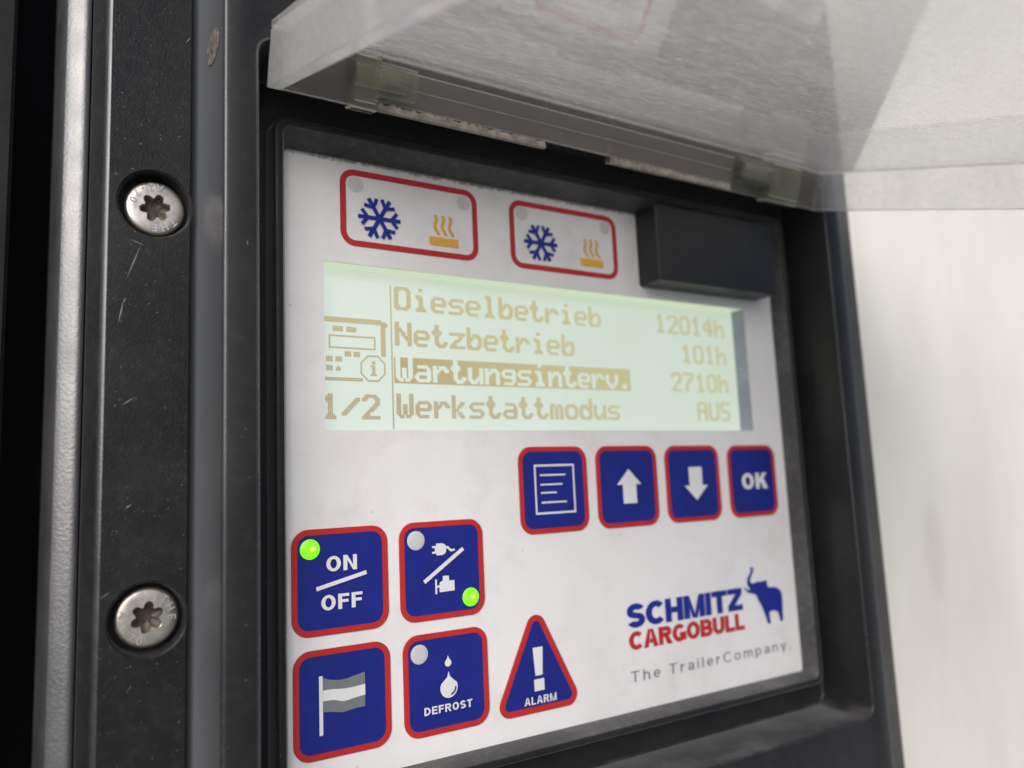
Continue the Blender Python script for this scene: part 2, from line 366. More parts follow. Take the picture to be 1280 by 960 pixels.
# ------------------------------------------------------------------ sans serif letters drawn as strokes and polygons
def arc(cx, cy, rx, ry, a0, a1, n=18):
    return [(cx + rx * math.cos(rad(a0 + (a1 - a0) * i / n)), cy + ry * math.sin(rad(a0 + (a1 - a0) * i / n))) for i in range(n + 1)]
def glyph(c, w, v, W_):
    """strokes ('s', width, points) and polygons ('p', points) in a box W_ wide, capitals 1 high; w = upright, v = level stroke width"""
    a, e = w / 2, v / 2; S_ = lambda *p: ('s', w, list(p)); out = []
    def bar(x0, x1, y0, y1): return ('p', [(x0, y0), (x1, y0), (x1, y1), (x0, y1)])
    def dia(xb, xt, y0=0.0, y1=1.0, d=w): return ('p', [(xb, y0), (xb + d, y0), (xt + d, y1), (xt, y1)])
    def ring(cx, cy, rx, ry, a0=0, a1=360, n=36):
        """band whose thickness goes from w at the sides to v at top and bottom; rx, ry outer radii"""
        return ('r', arc(cx, cy, rx, ry, a0, a1, n), arc(cx, cy, rx - w, ry - v, a0, a1, n), abs(a1 - a0) == 360)
    def bowl(y0, y1, x0, x1):
        ry = (y1 - y0) / 2; rx = min(x1 - x0, ry * 1.15); xs = x1 - rx
        o_ = [(x0, y0)] + arc(xs, (y0 + y1) / 2, rx, ry, -90, 90, 20) + [(x0, y1)]
        i_ = [(x0, y0 + v)] + arc(xs, (y0 + y1) / 2, max(rx - w, .01), ry - v, -90, 90, 20) + [(x0, y1 - v)]
        return ('r', o_, i_, False)
    h = W_ / 2; X = 0.735
    if c == 'O': out = [ring(h, .5, h, .5)]
    elif c == 'C': out = [ring(h * 1.1, .5, h * 1.1, .5, 43, 317)]
    elif c == 'G': out = [ring(h, .5, h, .5, 42, 335), bar(W_ - w, W_, .06, .52), bar(h + .02, W_ - w, .52 - v, .52)]
    elif c == 'S':
        r1 = (1 + v) / 4; k = h
        up = arc(h, 1 - r1, k, r1, 22, 270, 26); upi = arc(h, 1 - r1, k - w, r1 - v, 22, 270, 26)
        lo = arc(h, r1, k, r1, 202, 450, 26); loi = arc(h, r1, k - w, r1 - v, 202, 450, 26)
        # join the two bowls in one s-shaped band
        A = up[:20] + [(h - k * .45, .5 + v * .10)] + [loi[-8]] ; B = upi[:20]
        out = [('r', arc(h, 1 - r1, k, r1, 22, 235, 24), arc(h, 1 - r1, k - w, r1 - v, 22, 235, 24), False),
               ('r', arc(h, r1, k, r1, 202, 415, 24), arc(h, r1, k - w, r1 - v, 202, 415, 24), False)]
        p1, q1 = out[0][1][-1], out[0][2][-1]; p2, q2 = out[1][1][-1], out[1][2][-1]
        out.append(('p', [p1, q2, p2, q1]))
    elif c == 'H': out = [bar(0, w, 0, 1), bar(W_ - w, W_, 0, 1), bar(w, W_ - w, .5 - e, .5 + e)]
    elif c == 'I': out = [bar(0, w, 0, 1)]
    elif c == 'T': out = [bar(h - a, h + a, 0, 1 - v), bar(0, W_, 1 - v, 1)]
    elif c == 'L': out = [bar(0, w, 0, 1), bar(w, W_, 0, v)]
    elif c == 'E': out = [bar(0, w, 0, 1), bar(w, W_, 0, v), bar(w, W_, 1 - v, 1), bar(w, W_ * .94, .52 - e, .52 + e)]
    elif c == 'F': out = [bar(0, w, 0, 1), bar(w, W_, 1 - v, 1), bar(w, W_ * .92, .52 - e, .52 + e)]
    elif c == 'Z': out = [bar(0, W_, 1 - v, 1), bar(0, W_, 0, v), ('p', [(0, v), (w * 1.25, v), (W_, 1 - v), (W_ - w * 1.25, 1 - v)])]
    elif c == 'N': out = [bar(0, w, 0, 1), bar(W_ - w, W_, 0, 1), ('p', [(w, 1), (w, 1 - 1.5 * w), (W_ - w, 0), (W_ - w, 1.5 * w)])]
    elif c == 'M': out = [bar(0, w, 0, 1), bar(W_ - w, W_, 0, 1), ('p', [(w, 1), (w, 1 - 1.9 * w), (h - w * .42, 0), (h, 0), (h, .62 * w)]), ('p', [(W_ - w, 1), (h, .62 * w), (h, 0), (h + w * .42, 0), (W_ - w, 1 - 1.9 * w)])]
    elif c == 'A':
        d = w * 1.05; t = .24
        f = lambda y: (h - d * .55) * y
        out = [('p', [(0, 0), (d, 0), (h, 1 - d * .2), (h, 1), (h - d * .55, 1)]), ('p', [(W_, 0), (h + d * .55, 1), (h, 1), (h, 1 - d * .2), (W_ - d, 0)]),
               ('p', [(f(t) + d * .9, t), (W_ - f(t) - d * .9, t), (W_ - f(t + v) - d * .9, t + v), (f(t + v) + d * .9, t + v)])]
    elif c == 'K': out = [bar(0, w, 0, 1), ('p', [(w, .28), (w, .28 + 1.35 * w), (W_ - w * 1.25, 1), (W_, 1)]), ('p', [(W_ * .40, .48), (W_ * .40 + w * .9, .48 + w * .75), (W_ + .02, 0), (W_ - w * 1.2, 0)])]
    elif c == 'D': out = [bar(0, w, 0, 1), bowl(0, 1, w, W_)]
    elif c == 'B': out = [bar(0, w, 0, 1), bowl(0, .5 + e, w, W_), bowl(.5 - e, 1, w, W_ * .95)]
    elif c == 'R': out = [bar(0, w, 0, 1), bowl(.42, 1, w, W_ * .97), ('p', [(W_ * .42, .43), (W_ - w * 1.15, 0), (W_ + .02, 0), (W_ * .42 + w, .43)])]
    elif c == 'P': out = [bar(0, w, 0, 1), bowl(.40, 1, w, W_)]
    elif c == 'U': out = [('r', [(0, 1)] + arc(h, .40, h, .40, 180, 360, 22) + [(W_, 1)], [(w, 1)] + arc(h, .40, h - w, .40 - v, 180, 360, 22) + [(W_ - w, 1)], False)]
    elif c == 'h': out = [bar(0, w, 0, 1), ('r', [(w, .60)] + arc(h + a * .3, X - .30, h - a * .3, .30, 140, 0, 16) + [(W_, 0)], [(w, .48)] + arc(h + a * .3, X - .30, h - a * .3 - w, .30 - v, 140, 0, 16) + [(W_ - w, 0)], False)]
    elif c == 'n': out = [bar(0, w, 0, X), glyph('h', w, v, W_)[1]]
    elif c == 'm':
        q = (W_ + w) / 2; g1 = glyph('h', w, v, q)[1]
        out = [bar(0, w, 0, X), g1, ('r', [(x + q - w, y) for x, y in g1[1]], [(x + q - w, y) for x, y in g1[2]], False)]
    elif c == 'e': out = [ring(h, X / 2, h, X / 2, 2, 318), bar(w * .8, W_ - .01, X / 2 - e, X / 2 + e)]
    elif c == 'o': out = [ring(h, X / 2, h, X / 2)]
    elif c == 'a': out = [bar(W_ - w, W_, 0, X - .2), ('r', arc(h, X - .24, h, .24, 165, 0, 18), arc(h, X - .24, h - w, .24 - v, 165, 0, 18), False), ring(h * .96, .22, h * .96, .22)]
    elif c == 'r': out = [bar(0, w, 0, X), ('p', [(w, X - .22), (w, X - .04), (W_, X), (W_, X - v * 1.2)])]
    elif c == 'i': out = [bar(0, w, 0, X), bar(0, w, .87, 1)]
    elif c == 'l': out = [bar(0, w, 0, 1)]
    elif c == 'p': out = [bar(0, w, -.27, X), ring(h, X / 2, h, X / 2)]
    elif c == 'y': out = [dia(0, 0, 0, 0), ('p', [(0, X), (h - a * .9, 0), (h + a * .9, .02), (w * 1.05, X)]), ('p', [(W_, X), (W_ - w * 1.05, X), (h - w * .9, -.27), (h + w * .15, -.27)])]; out = out[1:]
    elif c == '.': out = [bar(0, w * 1.1, 0, w * 1.15)]
    return out
GW = dict(O=.80, C=.76, G=.80, S=.70, H=.74, T=.68, L=.60, E=.66, F=.62, Z=.68, N=.76, M=.92, A=.82, K=.78, D=.76, B=.74, R=.76, P=.70, U=.74,
          h=.54, n=.54, m=.84, e=.56, o=.58, a=.53, r=.34, p=.57, y=.56)
def write(mb, s, x0, x1, zb, zt, h, w=.2, v=None, gap=.1, wide=1.0, space=.35):
    """letters fitted to x0..x1; stroke widths and gaps are fractions of the capital height"""
    v = v or w * .86; pen = 0.0; parts = []
    for c in s:
        if c == ' ': pen += space; continue
        W_ = w * 1.1 if c in 'Iil.' else GW[c] * wide + max(0, w - .2) * .55
        if c in 'Iil': W_ = w
        parts.append((pen, glyph(c, w, v, W_))); pen += W_ + gap
    tot = pen - gap; sx = (x1 - x0) / tot; sz = zt - zb
    k = 0
    for px, g in parts:
        for i, it in enumerate(g):
            hh = h + 0.00018 * i
            M_ = lambda pts: [(x0 + (px + x) * sx, zb + y * sz) for x, y in pts]
            if it[0] == 'p':
                q = M_(it[1]); ar = sum(q[j][0] * q[(j + 1) % len(q)][1] - q[(j + 1) % len(q)][0] * q[j][1] for j in range(len(q)))
                mb.poly(q if ar > 0 else q[::-1], hh)
            else:
                A, B = mb.loop(M_(it[1]), hh), mb.loop(M_(it[2]), hh)
                for j in range(len(A) - 1):
                    f = [A[j], A[j + 1], B[j + 1], B[j]]
                    p = [mb.v[t] for t in f]; ar = sum(p[t][0] * p[(t + 1) % 4][2] - p[(t + 1) % 4][0] * p[t][2] for t in range(4))
                    mb.face(f if ar > 0 else f[::-1])

# ------------------------------------------------------------------ the white wall and the dark cavity
b = MB()
prof = [(1.30, -0.10), (1.30, 0.010), (6.5, 0.010), (6.5, -0.10)]
za, zb_ = -4.0, 4.0
b.prism(rect(1.33, 6.5, za, zb_), -0.10, 0.012)
wall = tag(b.build('white_wall', M_wall), 'off white painted wall panel standing right of the black control panel', 'wall')

b = MB()
b.prism(rect(-1.2, 1.32, -3.0, 3.0), -0.62, -0.60)
cavity = tag(b.build('cavity_wall', M_void), 'black back wall of the dark gap at the far left beyond the rail', 'wall')
b = MB(); b.prism(rect(-3.0, -0.0190, -3.0, 3.0), -0.58, -0.15, 0.004)
tag(b.build('side_panel', M_side), 'dark grey panel edge at the far upper left, across the black gap from the rail', 'panel')

# ------------------------------------------------------------------ rail
def extrude_profile(mb, prof, z0, z1, closed=True):
    a = mb.add([W(x, z0, h) for x, h in prof]); c = mb.add([W(x, z1, h) for x, h in prof])
    n = len(prof)
    for i in range(n if closed else n - 1):
        j = (i + 1) % n; mb.face([a[i], a[j], c[j], c[i]])
    if closed: mb.face(a[::-1]); mb.face(c)
b = MB()
rail_prof = [(0.0255, -0.25), (0.0265, -0.090), (0.0300, -0.068), (0.0330, -0.0590), (0.0343, -0.0566), (0.0354, -0.0554), (0.0410, -0.0523), (0.0465, -0.0494), (0.0510, -0.0473), (0.0545, -0.0462), (0.0580, -0.0462), (0.0605, -0.0475), (0.0620, -0.054), (0.0622, -0.25)]
extrude_profile(b, rail_prof, -2.2, 2.4)
rail = tag(b.build('edge_rail', M_rail, smooth=True), 'glossy black rounded edge rail with a long pale highlight, left of the screws', 'rail')

# ------------------------------------------------------------------ strip with two screws
HOLES = [(0.1306, 0.3590, 0.0430), (0.1294, -0.1288, 0.0432)]
strip = thing('cover_strip', 'black grained plastic strip holding two recessed star drive screws', 'trim strip', None)
def strip_mesh():
    bm = bmesh.new()
    x0, x1, z0, z1 = 0.0802, 0.1697, -0.62, 0.98
    zs = [z0 + (z1 - z0) * i / 40 for i in range(41)]
    outer = [(x0, z0), (x1, z0)] + [(x1, z) for z in zs[1:-1]] + [(x1, z1), (x0, z1)] + [(x0, z) for z in zs[-2:0:-1]]
    def ring(pts, h):
        v = [bm.verts.new(W(x, z, h)) for x, z in pts]
        e = [bm.edges.new((v[i], v[(i + 1) % len(v)])) for i in range(len(v))]
        return v, e
    ov, oe = ring(outer, 0.0); edges = list(oe); hv = []
    for cx, cz, r in HOLES:
        v, e = ring(circle(cx, cz, r, n=48), 0.0); edges += e; hv.append(v)
    bmesh.ops.triangle_fill(bm, use_beauty=True, use_dissolve=False, edges=edges, normal=(0, -1, 0))
    for (cx, cz, r), v in zip(HOLES, hv):
        prev = v
        for rr_, h in ((r - 0.0016, -0.0012), (r - 0.0026, -0.0035), (r - 0.004, -0.032), (0.004, -0.033)):
            nv = [bm.verts.new(W(x, z, h)) for x, z in circle(cx, cz, rr_, n=48)]
            for i in range(48):
                f = bm.faces.new((prev[i], nv[i], nv[(i + 1) % 48], prev[(i + 1) % 48])); f.smooth = h > -0.02
            prev = nv
        bm.faces.new(prev)
    # left sloping flank with a bright rounded edge, right side wall down into the groove
    n = len(zs)
    lefts = [ov[0]] + ov[-1:-n + 1:-1]
    def column(x, h): return [bm.verts.new(W(x, z, h)) for z in zs]
    lv = [bm.verts.new(W(x0, z, 0.0)) for z in zs]
    cur = lv
    for x, h in ((0.0783, -0.0009), (0.0760, -0.0026), (0.0738, -0.0058), (0.0625, -0.033), (0.0622, -0.25)):
        nx = column(x, h)
        for i in range(n - 1):
            f = bm.faces.new((nx[i], cur[i], cur[i + 1], nx[i + 1])); f.smooth = h > -0.007; f.material_index = 2 if h > -0.007 else 0
        cur = nx
    cur = [bm.verts.new(W(x1, z, 0.0)) for z in zs]
    for x, h in ((0.1706, -0.0006), (0.1713, -0.0024), (0.1713, -0.08)):
        nx = column(x, h)
        for i in range(n - 1):
            f = bm.faces.new((cur[i], nx[i], nx[i + 1], cur[i + 1])); f.smooth = h > -0.003
        cur = nx
    bmesh.ops.remove_doubles(bm, verts=bm.verts, dist=1e-6)
    bmesh.ops.recalc_face_normals(bm, faces=bm.faces)
    if sum(f.normal.y * f.calc_area() for f in bm.faces if abs(f.normal.y) > 0.9) > 0: bmesh.ops.reverse_faces(bm, faces=bm.faces)
    # scratches and chips in the surface
    def sliver(xa, za_, xb, zb2, wd):
        d = Vector((xb - xa, zb2 - za_)); L_ = d.length
        if L_ < 1e-6: return
        d /= L_; nn = Vector((-d.y, d.x)) * wd / 2
        q = [(xa, za_), ((xa + xb) / 2 + nn.x, (za_ + zb2) / 2 + nn.y), (xb, zb2), ((xa + xb) / 2 - nn.x, (za_ + zb2) / 2 - nn.y)]
        f = bm.faces.new([bm.verts.new(W(a_, c_, 0.0004)) for a_, c_ in q][::-1]); f.material_index = 1
        f.normal_update()
        if f.normal.y > 0: f.normal_flip()
    for s_ in SCR: sliver(*s_)
    me = bpy.data.meshes.new('strip_body'); bm.to_mesh(me); bm.free()
    me.materials.append(M_strip); me.materials.append(M_scratch); me.materials.append(M_rim)
    o = bpy.data.objects.new('strip_body', me); COL.objects.link(o); o.parent = strip
    return o
SCR = [(0.1165, 0.3085, 0.1000, 0.2600, 0.0012), (0.0990, 0.2400, 0.0925, 0.2060, 0.0014), (0.1010, 0.2405, 0.0960, 0.2300, 0.0012),
       (0.1030, 0.3110, 0.1200, 0.3055, 0.0010), (0.0975, 0.1130, 0.1120, 0.1230, 0.0012), (0.1035, -0.0045, 0.1110, 0.0010, 0.0014),
       (0.0800, -0.1010, 0.0920, -0.0940, 0.0008), (0.1630, 0.5750, 0.1690, 0.5850, 0.0012)]
for _ in range(75):
    x = random.uniform(0.085, 0.166); z = random.uniform(-0.32, 0.62)
    if min(math.hypot(x - c[0], z - c[1]) for c in HOLES) < 0.052: continue
    a = rad(random.gauss(50, 30)); l = random.choice((0.0012, 0.0015, 0.002, 0.003, 0.0045)) * random.uniform(.6, 1.2)
    SCR.append((x, z, x + l * math.cos(a), z + l * math.sin(a), random.uniform(0.0004, 0.0008)))
strip_mesh()

def screw(cx, cz, rot, ph):
    r = 0.0340
    NP = 96
    def torx(scale):
        pts = []
        for i in range(NP):
            a = 2 * math.pi * i / NP
            rad_ = 0.0150 + 0.0030 * math.cos(6 * a) - 0.0006 * math.cos(12 * a)
            pts.append((cx + scale * rad_ * math.cos(a + ph), cz + scale * rad_ * math.sin(a + ph)))
        return pts
    def ring(q): return [(cx + q * math.cos(2 * math.pi * i / NP + ph), cz + q * math.sin(2 * math.pi * i / NP + ph)) for i in range(NP)]
    b = MB()
    lo = [b.loop(ring(q), h) for q, h in ((r, -0.0325), (r, -0.0160), (r - 0.0006, -0.0138), (r - 0.0022, -0.0122), (r - 0.0050, -0.0112), (r - 0.010, -0.0106))]
    lo.append(b.loop(torx(1.05), -0.0104)); lo.append(b.loop(torx(1.0), -0.0112)); lo.append(b.loop(torx(0.97), -0.0240))
    for i in range(len(lo) - 1): b.bridge(lo[i], lo[i + 1])
    # raised grade marks round the head
    b.use(M_steel)
    head = b.build('screw', None, strip, smooth=True)
    m_ = MB()
    def around(s, a0, step, inward):
        for i, ch in enumerate(s):
            vs, fs = text_polys(ch, 0.01, 1.0)
            xs = [v[0] for v in vs]; mid = (min(xs) + max(xs)) / 2
            a = rad(a0 + step * i); R0 = 0.0258; k = 0.0125
            up = Vector((math.cos(a), math.sin(a))) * (-1 if inward else 1)
            rt = Vector((up.y, -up.x)); ce_ = Vector((cx + R0 * math.cos(a), cz + R0 * math.sin(a)))
            pts = [ce_ + rt * (x - mid) * k + up * (y - 0.34) * k for x, y in vs]
            base = m_.add([W(p.x, p.y, -0.0098) for p in pts])
            for f in fs:
                idx = [base[0] + j for j in f]
                ar = sum(pts[f[j]].x * pts[f[(j + 1) % len(f)]].y - pts[f[(j + 1) % len(f)]].x * pts[f[j]].y for j in range(len(f)))
                m_.face(idx if ar > 0 else idx[::-1])
    rd = math.degrees(rot)
    around('A2-70', 168 + rd, 21, True); around('THE', 48 + rd, -26, False)
    m_.build('grade_marking', M_mark, head)
    q = MB(); a = q.loop(torx(0.965), -0.0238)
    c2 = q.loop([(cx + (x - cx) * .45, cz + (z - cz) * .45) for x, z in torx(0.965)], -0.0262)
    q.bridge(a, c2); q.face(c2); q.build('drive_recess', M_recess, head)
M_mark = flat('raised_mark_steel', (0.80, 0.76, 0.70), 0.2, 0.05, 0.8)
screw(HOLES[0][0] + 0.0015, HOLES[0][1] - 0.0015, rad(-88), rad(10))
screw(HOLES[1][0] + 0.0008, HOLES[1][1] + 0.0010, rad(0), rad(23))

# ------------------------------------------------------------------ control panel
panel = thing('control_panel', 'black framed refrigeration control panel with white keypad, lit display and raised clear lid', 'control panel', None)

def RR(x0, x1, z0, z1, r): return rr(x0, x1, z0, z1, r, 8)
b = MB()
loops = [((0.1790, 1.3240, -0.640, 0.990, 0.040), -0.060), ((0.1802, 1.3235, -0.638, 0.988, 0.040), -0.010),
         ((0.1883, 1.3205, -0.630, 0.980, 0.038), 0.0935), ((0.1889, 1.3198, -0.629, 0.979, 0.037), 0.0958), ((0.1901, 1.3188, -0.628, 0.978, 0.0365), 0.0978), ((0.1918, 1.3170, -0.627, 0.977, 0.036), 0.0991),
         ((0.1942, 1.3145, -0.624, 0.974, 0.034), 0.1000),
         ((0.2252, 1.2772, -0.4225, 0.5530, 0.024), 0.1000), ((0.2278, 1.2758, -0.4208, 0.5510, 0.023), 0.0992), ((0.2290, 1.2748, -0.4195, 0.5500, 0.022), 0.0970),
         ((0.2325, 1.2720, -0.4160, 0.5465, 0.020), 0.0030), ((0.2355, 1.2690, -0.4130, 0.5435, 0.018), 0.0),
         ((0.2625, 1.2440, -0.3735, 0.4925, 0.020), 0.0), ((0.2648, 1.2418, -0.3712, 0.4905, 0.019), 0.0260), ((0.2660, 1.2406, -0.3702, 0.4895, 0.018), 0.0288), ((0.2680, 1.2388, -0.3685, 0.4880, 0.017), 0.0300),
         ((0.2745, 1.2322, -0.3622, 0.4812, 0.012), 0.0300), ((0.2762, 1.2306, -0.3606, 0.4796, 0.011), 0.0292), ((0.2772, 1.2298, -0.3596, 0.4786, 0.010), 0.0270),
         ((0.2868, 1.2219, -0.3512, 0.4602, 0.006), -0.0010), ((0.2875, 1.2215, -0.3508, 0.4594, 0.006), -0.0100)]
prev = None
for (q, h) in loops:
    lp = b.loop(RR(*q), h)
    if prev:
        b.use(M_rim if (h > 0.0936 and h < 0.0999 and q[0] < 0.2) or (q[0] > 0.2252 and h > 0.099 and q[0] < 0.24) else M_dusty if h < 0.028 and q[0] > 0.2770 else M_frame); b.bridge(prev, lp)
    prev = lp
b.use(M_scratch)
for x0, z0, x1, z1 in ((0.985, -0.455, 0.975, -0.520), (1.040, -0.452, 1.080, -0.520), (0.2145, 0.295, 0.2155, 0.289), (1.290, 0.12, 1.294, 0.11)):
    d_ = Vector((x1 - x0, z1 - z0)).normalized(); nn_ = Vector((-d_.y, d_.x)) * 0.0005
    b.poly([(x0, z0), ((x0 + x1) / 2 - nn_.x, (z0 + z1) / 2 - nn_.y), (x1, z1), ((x0 + x1) / 2 + nn_.x, (z0 + z1) / 2 + nn_.y)], 0.1004)
frame = b.build('housing_frame', None, panel, smooth=True)
# lower mounting flange showing along the right side
b = MB(); b.prism(rr(1.3200, 1.4257, -0.70, 1.05, 0.03), 0.013, 0.050, 0.004)
b.build('mounting_flange', flat('flange_grey', (0.085, 0.080, 0.072), 0.5, 0.15), panel)
# oblong plug in the left side wall of the frame
def side_pt(z, h): # point on the left side wall
    t_ = (h + 0.010) / 0.105; return (0.1802 + 0.0083 * t_ - 0.0008, z, h)
b = MB(); pts = []
for k, rs in ((0, 1.0), (1, 0.8)):
    pts.append(b.add([W(*(lambda q: (q[0] - 0.0009 * k, q[1], q[2]))(side_pt(0.547 + 0.021 * rs * math.sin(2 * math.pi * i / 24), 0.056 + 0.026 * rs * math.cos(2 * math.pi * i / 24)))) for i in range(24)]))
b.bridge(pts[0], pts[1]); b.face(pts[1]); b.build('hole_plug', M_rust, frame)
# dust lying on the lower ledge of the gutter
b = MB()
random.seed(3)
def blob(cx, cz, rx, rz, n=26):
    out = []
    for i in range(n):
        a = 2 * math.pi * i / n; k = 0.72 + 0.4 * random.random(); out.append((cx + rx * k * math.cos(a), cz + rz * k * math.sin(a)))
    return out
# keypad plate with the display opening
OX0, OX1, OZ0, OZ1 = 0.3381, 1.1468, 0.0854, 0.3131
b = MB()
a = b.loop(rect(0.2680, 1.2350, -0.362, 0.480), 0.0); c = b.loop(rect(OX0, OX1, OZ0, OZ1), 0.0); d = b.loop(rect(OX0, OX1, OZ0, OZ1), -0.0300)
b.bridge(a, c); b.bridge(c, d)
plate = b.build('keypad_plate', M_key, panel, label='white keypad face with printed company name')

# ------------------------------------------------------------------ display
HD = -0.0276; LQ = 1.0276 / 1.034          # the glass lies a few millimetres behind the opening
b = MB(); b.poly(rect(0.325, 1.1545, 0.070, 0.335), HD)
a = b.loop(rect(0.325, 1.1545, 0.070, 0.335), HD); c = b.loop(rect(0.325, 1.1545, 0.070, 0.335), HD - 0.02); b.bridge(c, a)
disp = b.build('display', M_lcd, panel, label='lit pale green display with four lines of menu text')
b = MB(); bez = [(1.1425, HD - 0.003), (1.1429, HD + 0.002), (1.1437, -0.0200), (1.1447, -0.0130), (1.1457, -0.0065), (1.1464, -0.0008), (1.1466, HD - 0.003)]
extrude_profile(b, bez, OZ0 + 0.0006, OZ1 - 0.0006); b.build('display_bezel', M_metal, disp, smooth=True)
b = MB(); b.prism(rect(OX0 + 0.0002, 1.1420, OZ1 - 0.0012, OZ1 - 0.0003), HD + 0.0005, -0.0016); b.build('painted_glow_strip', M_paintglow, disp)  # emissive strip added on the opening's upper wall to paint in the screen's glow
PX, PZ = 0.00244, 0.00251
FONT = {
'D': "11110 10001 10001 10001 10001 10001 11110", 'i': "00100 00000 01100 00100 00100 00100 01110", 'e': "00000 00000 01110 10001 11111 10000 01110",
's': "00000 00000 01111 10000 01110 00001 11110", 'l': "01100 00100 00100 00100 00100 00100 01110", 'b': "10000 10000 10110 11001 10001 10001 11110",
't': "01000 01000 11100 01000 01000 01001 00110", 'r': "00000 00000 10110 11001 10000 10000 10000", 'N': "10001 10001 11001 10101 10011 10001 10001",
'z': "00000 00000 11111 00010 00100 01000 11111", 'W': "10001 10001 10001 10101 10101 10101 01010", 'a': "00000 00000 01110 00001 01111 10001 01111",
'u': "00000 00000 10001 10001 10001 10011 01101", 'n': "00000 00000 10110 11001 10001 10001 10001", 'g': "00000 00000 01111 10001 01111 00001 01110",
'v': "00000 00000 10001 10001 10001 01010 00100", '.': "00000 00000 00000 00000 00000 01100 01100", 'k': "10000 10000 10010 10100 11000 10100 10010",
'm': "00000 00000 11010 10101 10101 10101 10101", 'o': "00000 00000 01110 10001 10001 10001 01110", 'd': "00001 00001 01101 10011 10001 10001 01111",
'h': "10000 10000 10110 11001 10001 10001 10001", '0': "01110 10001 10001 10001 10001 10001 01110", '1': "00100 01100 00100 00100 00100 00100 01110",
'2': "01110 10001 00001 00010 00100 01000 11111", '4': "00010 00110 01010 10010 11111 00010 00010", '7': "11111 00001 00010 00100 01000 01000 01000",
'A': "01110 10001 10001 11111 10001 10001 10001", 'U': "10001 10001 10001 10001 10001 10001 01110", 'S': "01111 10000 10000 01110 00001 00001 11110",
'/': "00000 00001 00010 00100 01000 10000 00000"}
def dots2x(ch):
    g = [[int(c_) for c_ in r_] for r_ in FONT[ch].split()]
    H, Wd = 7, 5
    def at(y, x): return g[y][x] if 0 <= y < H and 0 <= x < Wd else 0
    out = [[0] * 10 for _ in range(14)]
    for y in range(H):
        for x in range(Wd):
            P, A, B, C, D = at(y, x), at(y - 1, x), at(y, x + 1), at(y, x - 1), at(y + 1, x)
            e = [P, P, P, P]
            if C == A and C != D and A != B: e[0] = A
            if A == B and A != C and B != D: e[1] = B
            if D == C and D != B and C != A: e[2] = C
            if B == D and B != A and D != C: e[3] = D
            out[2 * y][2 * x], out[2 * y][2 * x + 1], out[2 * y + 1][2 * x], out[2 * y + 1][2 * x + 1] = e
    return [[int(r_[c_] if c_ < 10 else 0) | (r_[c_ - 1] if c_ else 0) for c_ in range(11)] for r_ in out]
HT = HD + 0.0012
def dot(mb, x, z, gap=0.15):
    mb.poly(rect(x * LQ, (x + PX * (1 - gap)) * LQ, (z - PZ * (1 - gap)) * LQ, z * LQ), HT)
def lcd_text(mb, s, x, z):
    for i, ch in enumerate(s):
        if ch == ' ': continue
        g = dots2x(ch)
        for r_ in range(14):
            for c_ in range(11):
                if g[r_][c_]: dot(mb, x + (i * 12 + c_) * PX, z - r_ * PZ)
LZ = [0.2968, 0.2446, 0.1924, 0.1402]
b = MB()
lcd_text(b, 'Dieselbetrieb', 0.4530, LZ[0]); lcd_text(b, 'Netzbetrieb', 0.4530, LZ[1]); lcd_text(b, 'Werkstattmodus', 0.4530, LZ[3])
for s_, z_ in (('12014h', LZ[0]), ('101h', LZ[1]), ('2710h', LZ[2]), ('AUS', LZ[3])): lcd_text(b, s_, 1.1255 - (12 * len(s_) - 1) * PX, z_)
for i in range(83): dot(b, 0.4467, 0.2976 - i * PZ)
b.build('menu_text', M_dots, disp)
b = MB()                                   # inverted third line
sW = 'Wartungsinterv.'
grid = [[1] * (12 * len(sW)) for _ in range(15)]
for i, ch in enumerate(sW):
    g = dots2x(ch)
    for r_ in range(14):
        for c_ in range(11):
            if g[r_][c_]: grid[r_][i * 12 + c_ + 1] = 0
for r_ in range(15):
    for c_ in range(12 * len(sW) - 1):
        if grid[r_][c_]: dot(b, 0.4530 + (c_ - 1) * PX, LZ[2] + 0.0004 - r_ * PZ, 0.08)
b.build('highlight_bar', M_dots, disp, label='menu line shown light on a dark bar')
b = MB()                                   # little picture of a control unit with an info mark, and the page number
def block(x0, z0, nx, nz):
    for i in range(nx):
        for j in range(nz): dot(b, x0 + i * PX, z0 - j * PZ)
block(0.3450 - 4 * PX, 0.2447, 40, 3)
for k, (x_, z_) in enumerate(((0.4328, 0.2422), (0.4352, 0.2397))): block(x_, z_, 3, 2)
block(0.4314, 0.2372, 3, 18); block(0.3450 - 4 * PX, 0.1605, 28, 2)
for x_ in (0.3612, 0.3806): block(x_, 0.2320, 6, 3)
block(0.3552, 0.2196, 28, 1); block(0.3552, 0.2030, 28, 1); block(0.3552, 0.2171, 1, 6); block(0.3552 + 27 * PX, 0.2171, 1, 6)
for x_ in (0.3775, 0.3905): block(x_, 0.1972, 4, 3)
for x_ in (0.3510, 0.3643): block(x_, 0.1895, 4, 3)
block(0.3510, 0.1768, 4, 3); block(0.3670, 0.1768, 1, 1); block(0.3646, 0.1743, 3, 2)
for k in range(8):
    a = rad(22.5 + 45 * k); a2 = a + rad(45); n_ = 6
    for i in range(n_):
        t_ = i / n_; dot(b, 0.4178 + 0.0190 * ((1 - t_) * math.cos(a) + t_ * math.cos(a2)), 0.1757 + 0.0190 * ((1 - t_) * math.sin(a) + t_ * math.sin(a2)))
block(0.4174, 0.1850, 2, 2); block(0.4150, 0.1790, 3, 1); block(0.4174, 0.1765, 2, 4); block(0.4150, 0.1665, 4, 1)
lcd_text(b, '1/2', 0.4258 - 34 * PX, 0.1378)
b.build('panel_icon', M_dots, disp)

